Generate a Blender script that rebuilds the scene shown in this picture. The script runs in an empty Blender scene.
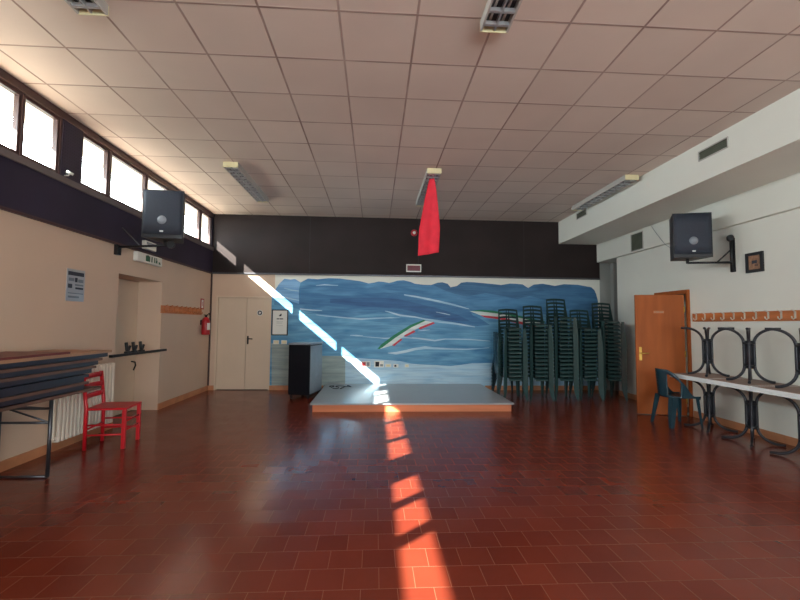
import bpy, bmesh, math, random
from mathutils import Vector, Matrix
random.seed(7)
sc = bpy.context.scene
COL = sc.collection
# ------------------------------------------------------------------ camera
cam_d = bpy.data.cameras.new('camera'); cam = bpy.data.objects.new('camera', cam_d); COL.objects.link(cam)
cam_d.sensor_width = 36.0; cam_d.lens = 420.63/800*36; cam_d.clip_start = 0.05
ROT = Matrix(((0.998196, -0.012372, -0.058755), (-0.059368, -0.056947, -0.996611), (0.008984, 0.998301, -0.057578)))
cam.matrix_world = Matrix.Translation((0, 0, 1.44)) @ ROT.to_4x4()
sc.camera = cam
# ------------------------------------------------------------------ sky, sun, exposure
SKY = 16.0; SUN = 38.0
world = bpy.data.worlds.new('sky'); sc.world = world; world.use_nodes = True
bg = world.node_tree.nodes['Background']; bg.inputs[0].default_value = (0.87, 0.95, 1.0, 1); bg.inputs[1].default_value = SKY
sun_d = bpy.data.lights.new('sun', 'SUN'); sun_d.energy = SUN; sun_d.angle = math.radians(0.5); sun_d.color = (1.0, 0.95, 0.88)
sun = bpy.data.objects.new('sun', sun_d); COL.objects.link(sun)
sun.rotation_euler = Vector((1.0, 0.95, -0.833)).to_track_quat('-Z', 'Y').to_euler()
sun.location = (-9, -4, 9)
def portal(name, loc, rot, sx, sy):
    d = bpy.data.lights.new(name, 'AREA'); d.shape = 'RECTANGLE'; d.size = sx; d.size_y = sy; d.cycles.is_portal = True
    o = bpy.data.objects.new(name, d); COL.objects.link(o); o.location = loc; o.rotation_euler = rot
portal('window_daylight', (-3.66, 2.6, 3.38), (0, -math.pi/2, 0), 0.62, 13.4)
portal('added_rear_window_portal', (1.6, -4.05, 1.85), (math.pi/2, 0, 0), 4.4, 1.9)  # portal for the added, unseen rear window
sc.view_settings.view_transform = 'Standard'; sc.view_settings.look = 'None'
sc.view_settings.exposure = 0.27; sc.view_settings.gamma = 1.0; sc.view_settings.use_curve_mapping = False
try:
    sc.cycles.use_denoising = True; sc.cycles.max_bounces = 10; sc.cycles.diffuse_bounces = 7; sc.cycles.sample_clamp_indirect = 8.0
except Exception: pass

# ------------------------------------------------------------------ helpers
def srgb(r, g, b):
    f = lambda c: (c/255/12.92) if c/255 <= .04045 else ((c/255+.055)/1.055)**2.4
    return (f(r), f(g), f(b), 1)
def base_mat(name):
    m = bpy.data.materials.new(name); m.use_nodes = True
    return m, m.node_tree, m.node_tree.nodes['Principled BSDF']
def noise_node(nt, scale, detail=4, stretch=None, dist=0.0):
    tc = nt.nodes.new('ShaderNodeTexCoord'); mp = nt.nodes.new('ShaderNodeMapping')
    nt.links.new(tc.outputs['Object'], mp.inputs[0])
    if stretch: mp.inputs['Scale'].default_value = stretch
    n = nt.nodes.new('ShaderNodeTexNoise'); n.inputs['Scale'].default_value = scale; n.inputs['Detail'].default_value = detail
    n.inputs['Distortion'].default_value = dist
    nt.links.new(mp.outputs[0], n.inputs['Vector'])
    return n
def ramp(nt, fac, stops):
    r = nt.nodes.new('ShaderNodeValToRGB'); e = r.color_ramp.elements
    e[0].position, e[0].color = stops[0]; e[1].position, e[1].color = stops[1]
    for p, c in stops[2:]:
        x = e.new(p); x.color = c
    nt.links.new(fac, r.inputs[0]); return r
def mix(nt, fac, a, b, mode='MIX'):
    m = nt.nodes.new('ShaderNodeMix'); m.data_type = 'RGBA'; m.blend_type = mode
    for sock, v in ((m.inputs[0], fac), (m.inputs[6], a), (m.inputs[7], b)):
        if hasattr(v, 'links'): nt.links.new(v, sock)
        else: sock.default_value = v
    return m.outputs[2]
def mat(name, c, rough=.5, metal=0, var=.12, scale=6, bump=0.0, stretch=None, spec=.5):
    m, nt, b = base_mat(name)
    n = noise_node(nt, scale, 5, stretch)
    lo = tuple(x*(1-var) for x in c[:3])+(1,); hi = tuple(min(1, x*(1+var)) for x in c[:3])+(1,)
    r = ramp(nt, n.outputs[0], [(.3, lo), (.7, hi)])
    nt.links.new(r.outputs[0], b.inputs['Base Color'])
    b.inputs['Roughness'].default_value = rough; b.inputs['Metallic'].default_value = metal
    b.inputs['Specular IOR Level'].default_value = spec
    if bump:
        bp = nt.nodes.new('ShaderNodeBump'); bp.inputs['Strength'].default_value = bump; bp.inputs['Distance'].default_value = .01
        n2 = noise_node(nt, scale*12, 3, stretch)
        nt.links.new(n2.outputs[0], bp.inputs['Height']); nt.links.new(bp.outputs[0], b.inputs['Normal'])
    return m

class MB:
    """collects shapes in one bmesh"""
    def __init__(s): s.bm = bmesh.new(); s.mi = 0
    def _new(s, v0, f0):
        s.bm.verts.ensure_lookup_table(); s.bm.faces.ensure_lookup_table()
        for f in s.bm.faces[f0:]: f.material_index = s.mi
        return s.bm.verts[v0:]
    def box(s, lo, hi, bev=0.0, rot=None):
        t = bmesh.new(); c = [(a+b)/2 for a, b in zip(lo, hi)]; d = [abs(b-a) for a, b in zip(lo, hi)]
        bmesh.ops.create_cube(t, size=1, matrix=Matrix.Diagonal((*d, 1)))
        if bev: bmesh.ops.bevel(t, geom=t.edges[:], offset=min(bev, min(d)*.45), segments=2, profile=.5, affect='EDGES')
        M = Matrix.Translation(c)
        if rot: M = M @ rot.to_4x4()
        t.transform(M); s.add(t); return s
    def add(s, t):
        v0, f0 = len(s.bm.verts), len(s.bm.faces)
        me = bpy.data.meshes.new('tmp'); t.to_mesh(me); t.free(); s.bm.from_mesh(me); bpy.data.meshes.remove(me)
        s._new(v0, f0); return s
    def tube(s, pts, r, n=8, cap=True, r1=None):
        v0, f0 = len(s.bm.verts), len(s.bm.faces)
        pts = [Vector(p) for p in pts]; rings = []; up = None
        for i, p in enumerate(pts):
            d = (pts[min(i+1, len(pts)-1)]-pts[max(i-1, 0)]).normalized()
            if up is None:
                up = Vector((0, 0, 1)) if abs(d.z) < .9 else Vector((0, 1, 0))
            a = (up-d*up.dot(d)).normalized(); up = a; b = d.cross(a)
            rr = r if r1 is None else r+(r1-r)*i/(len(pts)-1)
            rings.append([s.bm.verts.new(p+(a*math.cos(t)+b*math.sin(t))*rr) for t in (2*math.pi*k/n for k in range(n))])
        for A, B in zip(rings, rings[1:]):
            for k in range(n): s.bm.faces.new((A[k], A[(k+1) % n], B[(k+1) % n], B[k])).smooth = True
        if cap: s.bm.faces.new(rings[0][::-1]); s.bm.faces.new(rings[-1])
        s._new(v0, f0); return s
    def prism(s, poly, y0, y1, swap=None):
        """polygon in x,z between y0 (front) and y1; swap maps (x,y,z) elsewhere"""
        v0, f0 = len(s.bm.verts), len(s.bm.faces)
        sw = swap or (lambda x, y, z: (x, y, z))
        A = [s.bm.verts.new(sw(x, y0, z)) for x, z in poly]; B = [s.bm.verts.new(sw(x, y1, z)) for x, z in poly]
        s.bm.faces.new(A); s.bm.faces.new(B[::-1])
        n = len(A)
        for k in range(n): s.bm.faces.new((A[k], B[k], B[(k+1) % n], A[(k+1) % n]))
        s._new(v0, f0); return s
    def grid(s, fn, nu, nv, keep=None, thick=0.0):
        t = bmesh.new(); V = [[t.verts.new(fn(i/nu, j/nv)) for j in range(nv+1)] for i in range(nu+1)]
        for i in range(nu):
            for j in range(nv):
                if keep is None or keep((i+.5)/nu, (j+.5)/nv):
                    t.faces.new((V[i][j], V[i+1][j], V[i+1][j+1], V[i][j+1])).smooth = True
        bmesh.ops.delete(t, geom=[v for v in t.verts if not v.link_faces], context='VERTS')
        if thick: bmesh.ops.solidify(t, geom=t.faces[:], thickness=thick)
        return s.add(t)
    def lathe(s, prof, n=16, M=None):
        t = bmesh.new()
        rings = [[t.verts.new((r*math.cos(2*math.pi*k/n), r*math.sin(2*math.pi*k/n), z)) for k in range(n)] for r, z in prof]
        for A, B in zip(rings, rings[1:]):
            for k in range(n): t.faces.new((A[k], A[(k+1) % n], B[(k+1) % n], B[k])).smooth = True
        t.faces.new(rings[0][::-1]); t.faces.new(rings[-1])
        if M: t.transform(M)
        return s.add(t)
    def build(s, name, mats, parent=None, loc=None):
        bmesh.ops.recalc_face_normals(s.bm, faces=s.bm.faces[:])
        me = bpy.data.meshes.new(name); s.bm.to_mesh(me); s.bm.free()
        for m in (mats if isinstance(mats, (list, tuple)) else [mats]): me.materials.append(m)
        o = bpy.data.objects.new(name, me); COL.objects.link(o)
        if parent: o.parent = parent
        if loc: o.location = loc
        return o
def tag(o, label=None, cat=None, group=None, kind=None):
    for k, v in (('label', label), ('category', cat), ('group', group), ('kind', kind)):
        if v: o[k] = v
    return o
def empty(name, loc=(0, 0, 0), rz=0, label=None, cat=None, group=None):
    o = bpy.data.objects.new(name, None); COL.objects.link(o); o.location = loc; o.rotation_euler = (0, 0, rz)
    o.empty_display_size = .1
    return tag(o, label, cat, group)
def copy_tree(o, parent=None):
    c = o.copy(); COL.objects.link(c)
    if parent: c.parent = parent
    for ch in list(o.children): copy_tree(ch, c)
    return c
def structure(o, label=None): return tag(o, label, None, None, 'structure')
def box1(name, lo, hi, m, parent=None, bev=0): return MB().box(lo, hi, bev).build(name, m, parent)
ORD = ['bottom', 'second', 'third', 'fourth', 'fifth', 'sixth', 'seventh', 'eighth', 'ninth', 'tenth', 'eleventh', 'twelfth', 'thirteenth', 'fourteenth', 'fifteenth', 'sixteenth', 'seventeenth', 'eighteenth']
ORD[0] = 'first'

# ------------------------------------------------------------------ materials
M = {}
M['wall_white'] = mat('white_wall_paint', srgb(226, 226, 216), .75, var=.03, scale=1.2, bump=.08)
M['wall_cream'] = mat('cream_wall_paint', srgb(208, 182, 160), .7, var=.04, scale=1.0, bump=.1)
M['wall_grey'] = mat('plain_grey_wall', srgb(150, 152, 148), .8, var=.04, scale=2)
M['dark_frame'] = mat('dark_red_brown_frame', srgb(72, 48, 46), .45)
M['black_metal'] = mat('black_metal', srgb(36, 36, 38), .4, .3)
M['black_plastic'] = mat('black_plastic', srgb(34, 35, 38), .45)
M['grey_metal'] = mat('grey_metal', srgb(128, 126, 124), .4, .6)
M['steel'] = mat('dull_steel', srgb(90, 90, 95), .4, .8)
M['green_plastic'] = mat('dark_green_plastic', srgb(50, 76, 76), .2, var=.15, scale=3)
M['teal_plastic'] = mat('dark_teal_plastic', srgb(32, 58, 68), .26, var=.12, scale=3)
M['red_paint'] = mat('red_chair_paint', srgb(196, 26, 38), .35, var=.1)
M['red_gloss'] = mat('red_gloss_paint', srgb(168, 24, 34), .35)
M['red_cloth'] = mat('red_cloth', srgb(226, 46, 64), .85, var=.1, scale=8)
M['white_plastic'] = mat('white_plastic', srgb(225, 224, 216), .4, var=.03)
M['cream_plastic'] = mat('cream_plastic', srgb(222, 212, 170), .5, var=.05)
M['white_enamel'] = mat('white_enamel', srgb(226, 214, 200), .35, var=.03)
M['door_cream'] = mat('cream_door_paint', srgb(214, 194, 172), .5, var=.03, scale=1.5)
M['wood_orange'] = mat('orange_brown_wood', srgb(164, 86, 38), .55, spec=.25, var=.15, scale=3, stretch=(3, 3, .35))
M['wood_rail'] = mat('varnished_wood_rail', srgb(190, 110, 58), .4, var=.2, scale=4, stretch=(.4, .4, 4))
M['wood_fascia'] = mat('stage_edge_wood', srgb(205, 120, 78), .5, var=.15, scale=3, stretch=(.3, 1, 3))
M['terracotta'] = mat('terracotta_skirting', srgb(190, 130, 92), .5, var=.15, scale=5)
M['stage_grey'] = mat('grey_stage_vinyl', srgb(162, 165, 168), .28, var=.05, scale=3)
M['laminate_dark'] = mat('dark_blue_laminate', srgb(36, 35, 48), .35, var=.15)
M['wood_edge'] = mat('brown_board_edge', srgb(104, 76, 64), .5, var=.2, scale=6)
M['wood_tan'] = mat('tan_board', srgb(166, 126, 96), .45, var=.15, scale=4)
M['red_brown_board'] = mat('red_brown_board', srgb(104, 46, 44), .45)
M['table_white'] = mat('white_table_edge', srgb(238, 242, 242), .4, var=.03)
M['table_under'] = mat('brown_chipboard', srgb(150, 128, 118), .7, var=.12, scale=30)
M['tube_dark'] = mat('dark_grey_tube', srgb(48, 48, 54), .35, .4)
M['speaker_face'] = mat('speaker_cloth_grille', srgb(54, 59, 70), .65, var=.08, scale=60, spec=.3)
M['speaker_box'] = mat('speaker_cabinet', srgb(38, 40, 46), .5)
M['louvre'] = mat('louvre_aluminium', srgb(190, 190, 192), .35, .5, var=.04)
M['lamp_side'] = mat('lamp_grey_side', srgb(186, 182, 176), .5, var=.04)
M['paper'] = mat('paper_white', srgb(225, 225, 220), .6, var=.02)
M['ink'] = mat('dark_ink', srgb(60, 62, 72), .7)
M['ink_pale'] = mat('pale_ink', srgb(128, 134, 140), .7)
M['brass'] = mat('brass', srgb(208, 168, 84), .3, .8)
M['chrome'] = mat('pale_hook_metal', srgb(220, 214, 200), .3, .5)
M['green_ink'] = mat('sign_green', srgb(40, 90, 66), .5)
M['maroon'] = mat('maroon_display', srgb(110, 38, 50), .4)
M['vent_grey'] = mat('vent_grey_green', srgb(96, 98, 84), .6)
M['navy'] = mat('navy_black_panel', srgb(15, 16, 24), .5, spec=.2)
M['cab_grey'] = mat('cabinet_grey', srgb(128, 134, 142), .5)
M['picture_art'] = mat('small_picture_art', srgb(160, 120, 92), .5, var=.3, scale=30)
M['concrete'] = mat('outdoor_paving', srgb(104, 106, 98), .9, var=.08, scale=1)

def make_floor_mat():
    m, nt, b = base_mat('terracotta_floor_tiles')
    tc = nt.nodes.new('ShaderNodeTexCoord'); mp = nt.nodes.new('ShaderNodeMapping')
    nt.links.new(tc.outputs['Object'], mp.inputs[0]); mp.inputs['Location'].default_value = (20.06, 20.02, 0)
    def brick(c1, c2, mort):
        t = nt.nodes.new('ShaderNodeTexBrick'); t.offset = .5; t.offset_frequency = 2; t.squash = 1
        t.inputs['Scale'].default_value = 1; t.inputs['Brick Width'].default_value = .2; t.inputs['Row Height'].default_value = .2
        t.inputs['Mortar Size'].default_value = .0022; t.inputs['Mortar Smooth'].default_value = .3; t.inputs['Bias'].default_value = 0
        t.inputs['Color1'].default_value = c1; t.inputs['Color2'].default_value = c2; t.inputs['Mortar'].default_value = mort
        nt.links.new(mp.outputs[0], t.inputs['Vector']); return t
    rnd = brick((0, 0, 0, 1), (1, 1, 1, 1), (.5, .5, .5, 1))
    tone = ramp(nt, rnd.outputs['Color'], [(0, srgb(110, 43, 29)), (1, srgb(122, 51, 34))])
    n = noise_node(nt, 2.2, 6); wear = ramp(nt, n.outputs[0], [(.3, (.9, .9, .9, 1)), (.7, (1.06, 1.06, 1.06, 1))])
    c = mix(nt, 1.0, tone.outputs[0], wear.outputs[0], 'MULTIPLY')
    c = mix(nt, rnd.outputs['Fac'], c, srgb(142, 86, 63))
    nt.links.new(c, b.inputs['Base Color'])
    nr = noise_node(nt, 3.0, 5); rr = nt.nodes.new('ShaderNodeMapRange')
    nt.links.new(nr.outputs[0], rr.inputs[0]); rr.inputs[1].default_value = .3; rr.inputs[2].default_value = .7; rr.inputs[3].default_value = .20; rr.inputs[4].default_value = .25
    nt.links.new(rr.outputs[0], b.inputs['Roughness'])
    b.inputs['Specular IOR Level'].default_value = .5
    bp = nt.nodes.new('ShaderNodeBump'); bp.inputs['Strength'].default_value = .5; bp.inputs['Distance'].default_value = .002; bp.invert = True
    nt.links.new(rnd.outputs['Fac'], bp.inputs['Height'])
    wn = nt.nodes.new('ShaderNodeTexWhiteNoise'); wn.noise_dimensions = '3D'; nt.links.new(rnd.outputs['Color'], wn.inputs['Vector'])
    sub = nt.nodes.new('ShaderNodeVectorMath'); sub.operation = 'SUBTRACT'; nt.links.new(wn.outputs['Color'], sub.inputs[0]); sub.inputs[1].default_value = (.5, .5, .5)
    scl = nt.nodes.new('ShaderNodeVectorMath'); scl.operation = 'MULTIPLY'; nt.links.new(sub.outputs[0], scl.inputs[0]); scl.inputs[1].default_value = (.018, .018, 0)
    add = nt.nodes.new('ShaderNodeVectorMath'); add.operation = 'ADD'; nt.links.new(scl.outputs[0], add.inputs[0]); nt.links.new(bp.outputs[0], add.inputs[1])
    bp2 = nt.nodes.new('ShaderNodeVectorMath'); bp2.operation = 'NORMALIZE'; nt.links.new(add.outputs[0], bp2.inputs[0])
    nt.links.new(bp2.outputs[0], b.inputs['Normal'])
    return m
def make_ceiling_mat():
    m, nt, b = base_mat('ceiling_tiles')
    tc = nt.nodes.new('ShaderNodeTexCoord'); mp = nt.nodes.new('ShaderNodeMapping')
    nt.links.new(tc.outputs['Object'], mp.inputs[0]); mp.inputs['Location'].default_value = (.904+12, -3.075+12, 0)
    t = nt.nodes.new('ShaderNodeTexBrick'); t.offset = 0; t.squash = 1
    for k, v in (('Scale', 1), ('Brick Width', .6), ('Row Height', .6), ('Mortar Size', .013), ('Mortar Smooth', .6), ('Bias', 0)): t.inputs[k].default_value = v
    t.inputs['Color1'].default_value = (0, 0, 0, 1); t.inputs['Color2'].default_value = (1, 1, 1, 1); t.inputs['Mortar'].default_value = (.5, .5, .5, 1)
    nt.links.new(mp.outputs[0], t.inputs['Vector'])
    tone = ramp(nt, t.outputs['Color'], [(0, srgb(216, 200, 188)), (1, srgb(225, 210, 198))])
    n = noise_node(nt, .9, 4); w = ramp(nt, n.outputs[0], [(.3, (.93, .92, .92, 1)), (.7, (1.03, 1.03, 1.03, 1))])
    c = mix(nt, 1.0, tone.outputs[0], w.outputs[0], 'MULTIPLY')
    n2 = noise_node(nt, 1.6, 3); lc = ramp(nt, n2.outputs[0], [(.35, srgb(150, 124, 114)), (.65, srgb(190, 168, 156))])
    c = mix(nt, t.outputs['Fac'], c, lc.outputs[0])
    nt.links.new(c, b.inputs['Base Color']); b.inputs['Roughness'].default_value = .85
    bp = nt.nodes.new('ShaderNodeBump'); bp.inputs['Strength'].default_value = .6; bp.inputs['Distance'].default_value = .006
    nt.links.new(t.outputs['Fac'], bp.inputs['Height']); nt.links.new(bp.outputs[0], b.inputs['Normal'])
    return m
def make_band_mat(name, c, rough):
    m, nt, b = base_mat(name)
    tc = nt.nodes.new('ShaderNodeTexCoord'); v = nt.nodes.new('ShaderNodeTexVoronoi'); v.inputs['Scale'].default_value = 28; v.inputs['Randomness'].default_value = 0
    nt.links.new(tc.outputs['Object'], v.inputs['Vector'])
    dots = ramp(nt, v.outputs['Distance'], [(.16, (.45, .45, .45, 1)), (.22, (1, 1, 1, 1))])
    n = noise_node(nt, 1.5, 5); t = ramp(nt, n.outputs[0], [(.3, tuple(x*.8 for x in c[:3])+(1,)), (.7, tuple(x*1.2 for x in c[:3])+(1,))])
    nt.links.new(mix(nt, 1.0, t.outputs[0], dots.outputs[0], 'MULTIPLY'), b.inputs['Base Color'])
    b.inputs['Roughness'].default_value = rough; b.inputs['Specular IOR Level'].default_value = .25
    return m
def paint(name, a, bcol, sx=1.0):
    m, nt, b = base_mat(name)
    n = noise_node(nt, 2.6, 6, (.55*sx, 1, 3.4), .6); r = ramp(nt, n.outputs[0], [(.28, a), (.72, bcol)])
    n2 = noise_node(nt, 3.2, 8, (.42, 1, 7.5), .9)
    k = ramp(nt, n2.outputs[0], [(.42, (.82, .84, .88, 1)), (.55, (1, 1, 1, 1)), (.68, (1.0, 1.0, 1.0, 1)), (.8, (1.35, 1.25, 1.18, 1))])
    nt.links.new(mix(nt, .9, r.outputs[0], k.outputs[0], 'MULTIPLY'), b.inputs['Base Color']); b.inputs['Roughness'].default_value = .6
    return m
def make_glass():
    m = bpy.data.materials.new('window_glass'); m.use_nodes = True; nt = m.node_tree; nt.nodes.clear()
    out = nt.nodes.new('ShaderNodeOutputMaterial'); tr = nt.nodes.new('ShaderNodeBsdfTransparent'); gl = nt.nodes.new('ShaderNodeBsdfGlossy')
    gl.inputs['Roughness'].default_value = .03; fr = nt.nodes.new('ShaderNodeFresnel'); fr.inputs['IOR'].default_value = 1.35
    tr.inputs[0].default_value = (.95, .97, .96, 1)
    ge = nt.nodes.new('ShaderNodeNewGeometry'); fm = nt.nodes.new('ShaderNodeMath'); fm.operation = 'SUBTRACT'; fm.use_clamp = True
    nt.links.new(fr.outputs[0], fm.inputs[0]); nt.links.new(ge.outputs['Backfacing'], fm.inputs[1])
    mx = nt.nodes.new('ShaderNodeMixShader'); nt.links.new(fm.outputs[0], mx.inputs[0]); nt.links.new(tr.outputs[0], mx.inputs[1]); nt.links.new(gl.outputs[0], mx.inputs[2])
    nt.links.new(mx.outputs[0], out.inputs[0]); return m
M['floor'] = make_floor_mat(); M['ceiling'] = make_ceiling_mat()
M['band'] = make_band_mat('dark_brown_perforated_board', srgb(40, 30, 29), .65)
M['band_left'] = make_band_mat('perforated_board_with_glare', srgb(50, 44, 62), .55)  # same board as the brown band, glare put into a lighter bluish colour
M['glass'] = make_glass()
MURAL_TOP = [(-2.17, 2.184), (-2.1, 2.299), (-1.99, 2.411), (-1.85, 2.395), (-1.76, 2.41), (-1.64, 2.335), (-1.48, 2.425), (-1.26, 2.411), (-1.03, 2.439), (-0.78, 2.434), (-0.54, 2.406), (-0.34, 2.383), (-0.15, 2.335), (-0.05, 2.351), (0.07, 2.382), (0.19, 2.373), (0.3, 2.352), (0.39, 2.376), (0.49, 2.409), (0.63, 2.417), (0.77, 2.386), (0.88, 2.343), (1.08, 2.324), (1.24, 2.321), (1.38, 2.373), (1.49, 2.386), (1.61, 2.354), (1.68, 2.276), (1.82, 2.307), (1.92, 2.383), (2.05, 2.401), (2.21, 2.396), (2.63, 2.364), (2.83, 2.344), (3.03, 2.381), (3.17, 2.377), (3.32, 2.365), (3.45, 2.285), (3.49, 2.309), (3.58, 2.364), (3.78, 2.386), (3.93, 2.365), (4.07, 2.34), (4.28, 2.384), (4.6, 2.375), (4.92, 2.322), (4.99, 2.261), (5.03, 2.175), (5.07, 2.011)]
MURAL_LEFT_HILL = [(-2.17, 2.184), (-2.1, 2.299), (-1.99, 2.411), (-1.85, 2.395), (-1.76, 2.41), (-1.64, 2.328), (-1.67, 2.169), (-1.66, 1.862), (-1.9, 1.947), (-2.05, 2.033), (-2.25, 1.964)]
MURAL_UPPER_DARK = [(1.28, 2.322), (1.38, 2.373), (1.49, 2.386), (1.61, 2.354), (1.68, 2.276), (1.82, 2.307), (1.92, 2.383), (2.05, 2.401), (2.21, 2.396), (2.63, 2.364), (2.83, 2.344), (3.03, 2.381), (3.17, 2.377), (3.32, 2.365), (3.45, 2.285), (3.49, 2.309), (3.58, 2.364), (3.78, 2.386), (3.93, 2.365), (4.07, 2.34), (4.28, 2.384), (4.6, 2.375), (4.92, 2.322), (4.99, 2.261), (5.03, 2.175), (5.07, 2.011), (5.07, 1.623), (4.65, 1.709), (4.18, 1.886), (3.84, 2.018), (3.49, 2.104), (3.19, 2.033), (2.8, 2.107), (2.48, 2.159), (2.05, 2.074), (1.78, 2.127), (1.58, 2.192)]
MURAL_MID_DARK = [(-1.67, 2.103), (-1.21, 2.092), (-0.78, 2.049), (-0.45, 2.064), (-0.06, 2.114), (0.21, 2.151), (0.64, 2.067), (1.11, 1.973), (1.39, 1.91), (1.67, 1.846), (1.89, 1.804), (2.1, 1.75), (2.19, 1.648), (2.35, 1.585), (2.57, 1.442), (2.29, 1.417), (1.92, 1.458), (1.65, 1.5), (1.16, 1.54), (0.94, 1.604), (0.61, 1.667), (0.33, 1.74), (-0.11, 1.748), (-0.55, 1.776), (-1.08, 1.834), (-1.66, 1.862)]
MURAL_MID_DEEP = [(-0.99, 1.98), (-0.51, 2.008), (0.02, 2.026), (0.5, 1.999), (0.99, 1.894), (1.44, 1.787), (1.85, 1.658), (2.12, 1.527), (1.78, 1.535), (1.35, 1.586), (1.0, 1.683), (0.64, 1.767), (0.11, 1.806), (-0.51, 1.843), (-0.99, 1.892)]
MURAL_LOW_LIGHT = [(-0.63, 0.092), (-0.64, 0.661), (-0.36, 0.695), (-0.04, 0.674), (0.25, 0.654), (0.56, 0.633), (0.8, 0.579), (1.0, 0.558), (1.34, 0.548), (1.69, 0.527), (1.89, 0.55), (2.17, 0.595), (2.59, 0.597), (3.25, 0.577), (5.05, 0.538), (5.04, -0.044)]
MURAL_GREY_LOW = [(-2.2, -0.019), (-2.23, 1.01), (-1.62, 0.949), (-1.13, 0.739), (-0.64, 0.737), (-0.63, 0.077)]
MURAL_STREAKS = [[(0.64, 2.107), (0.88, 2.077), (1.16, 2.03), (1.44, 1.973), (1.67, 1.924), (1.89, 1.866), (2.1, 1.801), (2.1, 1.788), (1.89, 1.831), (1.67, 1.879), (1.44, 1.928), (1.16, 1.985), (0.88, 2.042), (0.64, 2.081)], [(0.22, 1.735), (0.33, 1.718), (0.55, 1.656), (0.88, 1.619), (1.11, 1.575), (1.35, 1.548), (1.78, 1.49), (2.23, 1.405), (2.23, 1.383), (1.78, 1.446), (1.35, 1.491), (1.11, 1.539), (0.89, 1.588), (0.55, 1.616), (0.33, 1.687), (0.22, 1.724)], [(-1.29, 1.635), (-1.07, 1.619), (-0.6, 1.581), (-0.29, 1.566), (-0.0, 1.584), (0.33, 1.592), (0.55, 1.587), (0.55, 1.578), (0.33, 1.57), (-0.0, 1.549), (-0.29, 1.53), (-0.6, 1.553), (-1.07, 1.593), (-1.29, 1.626)], [(-0.54, 1.195), (-0.39, 1.2), (-0.26, 1.184), (-0.26, 1.167), (-0.39, 1.167), (-0.54, 1.182)], [(-0.26, 1.167), (0.22, 1.139), (0.67, 1.162), (1.04, 1.125), (1.04, 1.112), (0.67, 1.136), (0.23, 1.117), (-0.26, 1.158)], [(0.29, 0.812), (0.47, 0.831), (0.67, 0.872), (0.89, 0.926), (1.11, 0.958), (1.38, 0.936), (1.69, 0.917), (2.03, 0.91), (2.3, 0.925), (2.55, 0.944), (2.55, 0.927), (2.3, 0.903), (2.03, 0.884), (1.69, 0.886), (1.38, 0.891), (1.11, 0.897), (0.89, 0.869), (0.67, 0.811), (0.47, 0.776), (0.29, 0.801)], [(0.82, 1.157), (1.0, 1.145), (1.33, 1.103), (1.56, 1.133), (1.85, 1.132), (2.12, 1.128), (2.57, 1.09), (2.57, 1.079), (2.12, 1.102), (1.85, 1.108), (1.56, 1.111), (1.33, 1.068), (1.0, 1.11), (0.82, 1.144)], [(-1.99, 2.211), (-1.84, 2.183), (-1.67, 2.158), (-1.67, 2.136), (-1.84, 2.15), (-1.99, 2.198)], [(-2.16, 2.016), (-1.97, 2.014), (-1.79, 1.979), (-1.66, 1.945), (-1.66, 1.932), (-1.79, 1.948), (-1.97, 1.988), (-2.16, 2.003)], [(-1.64, 1.766), (-1.42, 1.749), (-1.16, 1.732), (-1.16, 1.719), (-1.42, 1.718), (-1.64, 1.74)], [(-1.3, 2.278), (-1.11, 2.303), (-0.82, 2.286), (-0.82, 2.275), (-1.11, 2.281), (-1.3, 2.269)], [(0.95, 1.3), (1.09, 1.329), (1.22, 1.328), (1.22, 1.319), (1.09, 1.298), (0.95, 1.289)], [(1.35, 1.724), (1.53, 1.698), (1.67, 1.662), (1.67, 1.651), (1.53, 1.678), (1.35, 1.715)]]
MURAL_GREEN = [[(0.06, 0.893), (0.14, 0.992), (0.42, 1.202), (0.78, 1.426), (1.09, 1.546), (1.12, 1.524), (0.8, 1.371), (0.46, 1.148), (0.18, 0.937), (0.11, 0.893)], [(2.11, 1.746), (2.35, 1.78), (2.63, 1.765), (2.8, 1.735), (3.26, 1.65), (3.83, 1.532), (3.81, 1.498), (3.26, 1.605), (2.8, 1.695), (2.35, 1.741)]]
MURAL_WHITE = [[(0.11, 0.893), (0.18, 0.937), (0.46, 1.148), (0.8, 1.371), (1.12, 1.524), (1.29, 1.497), (1.0, 1.383), (0.86, 1.305), (0.56, 1.12), (0.38, 0.971)], [(2.11, 1.746), (2.35, 1.741), (2.8, 1.695), (3.26, 1.605), (3.81, 1.498), (3.79, 1.407), (3.26, 1.526), (2.8, 1.623), (2.35, 1.659)]]
MURAL_RED = [[(1.29, 1.497), (1.0, 1.383), (0.96, 1.354), (1.0, 1.328), (1.33, 1.468)], [(0.86, 1.312), (0.64, 1.191), (0.68, 1.165), (0.9, 1.276)], [(0.57, 1.124), (0.38, 0.976), (0.43, 0.961), (0.61, 1.102)], [(2.35, 1.659), (2.8, 1.623), (3.26, 1.526), (3.79, 1.407), (3.78, 1.351), (3.26, 1.47), (2.8, 1.567), (2.46, 1.608)]]
M['sill'] = mat('dull_sill_paint', srgb(104, 94, 94), .6, var=.05)
# ================================================================== the room
XL, XR, YB, YF, ZC = -3.55, 5.13, 9.3, -4.0, 3.804
structure(box1('floor', (-4.1, YF-.3, -.15), (5.9, YB+.2, 0), M['floor']), 'glossy dark red terracotta tile floor')
structure(box1('ceiling', (-4.0, YF-.3, ZC), (5.7, YB+.2, ZC+.15), M['ceiling']), 'suspended ceiling of square pale tiles')
structure(box1('ground', (-45, -40, -.3), (-4.1, 50, -.18), M['concrete']), 'paved ground outside the high windows')
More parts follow.
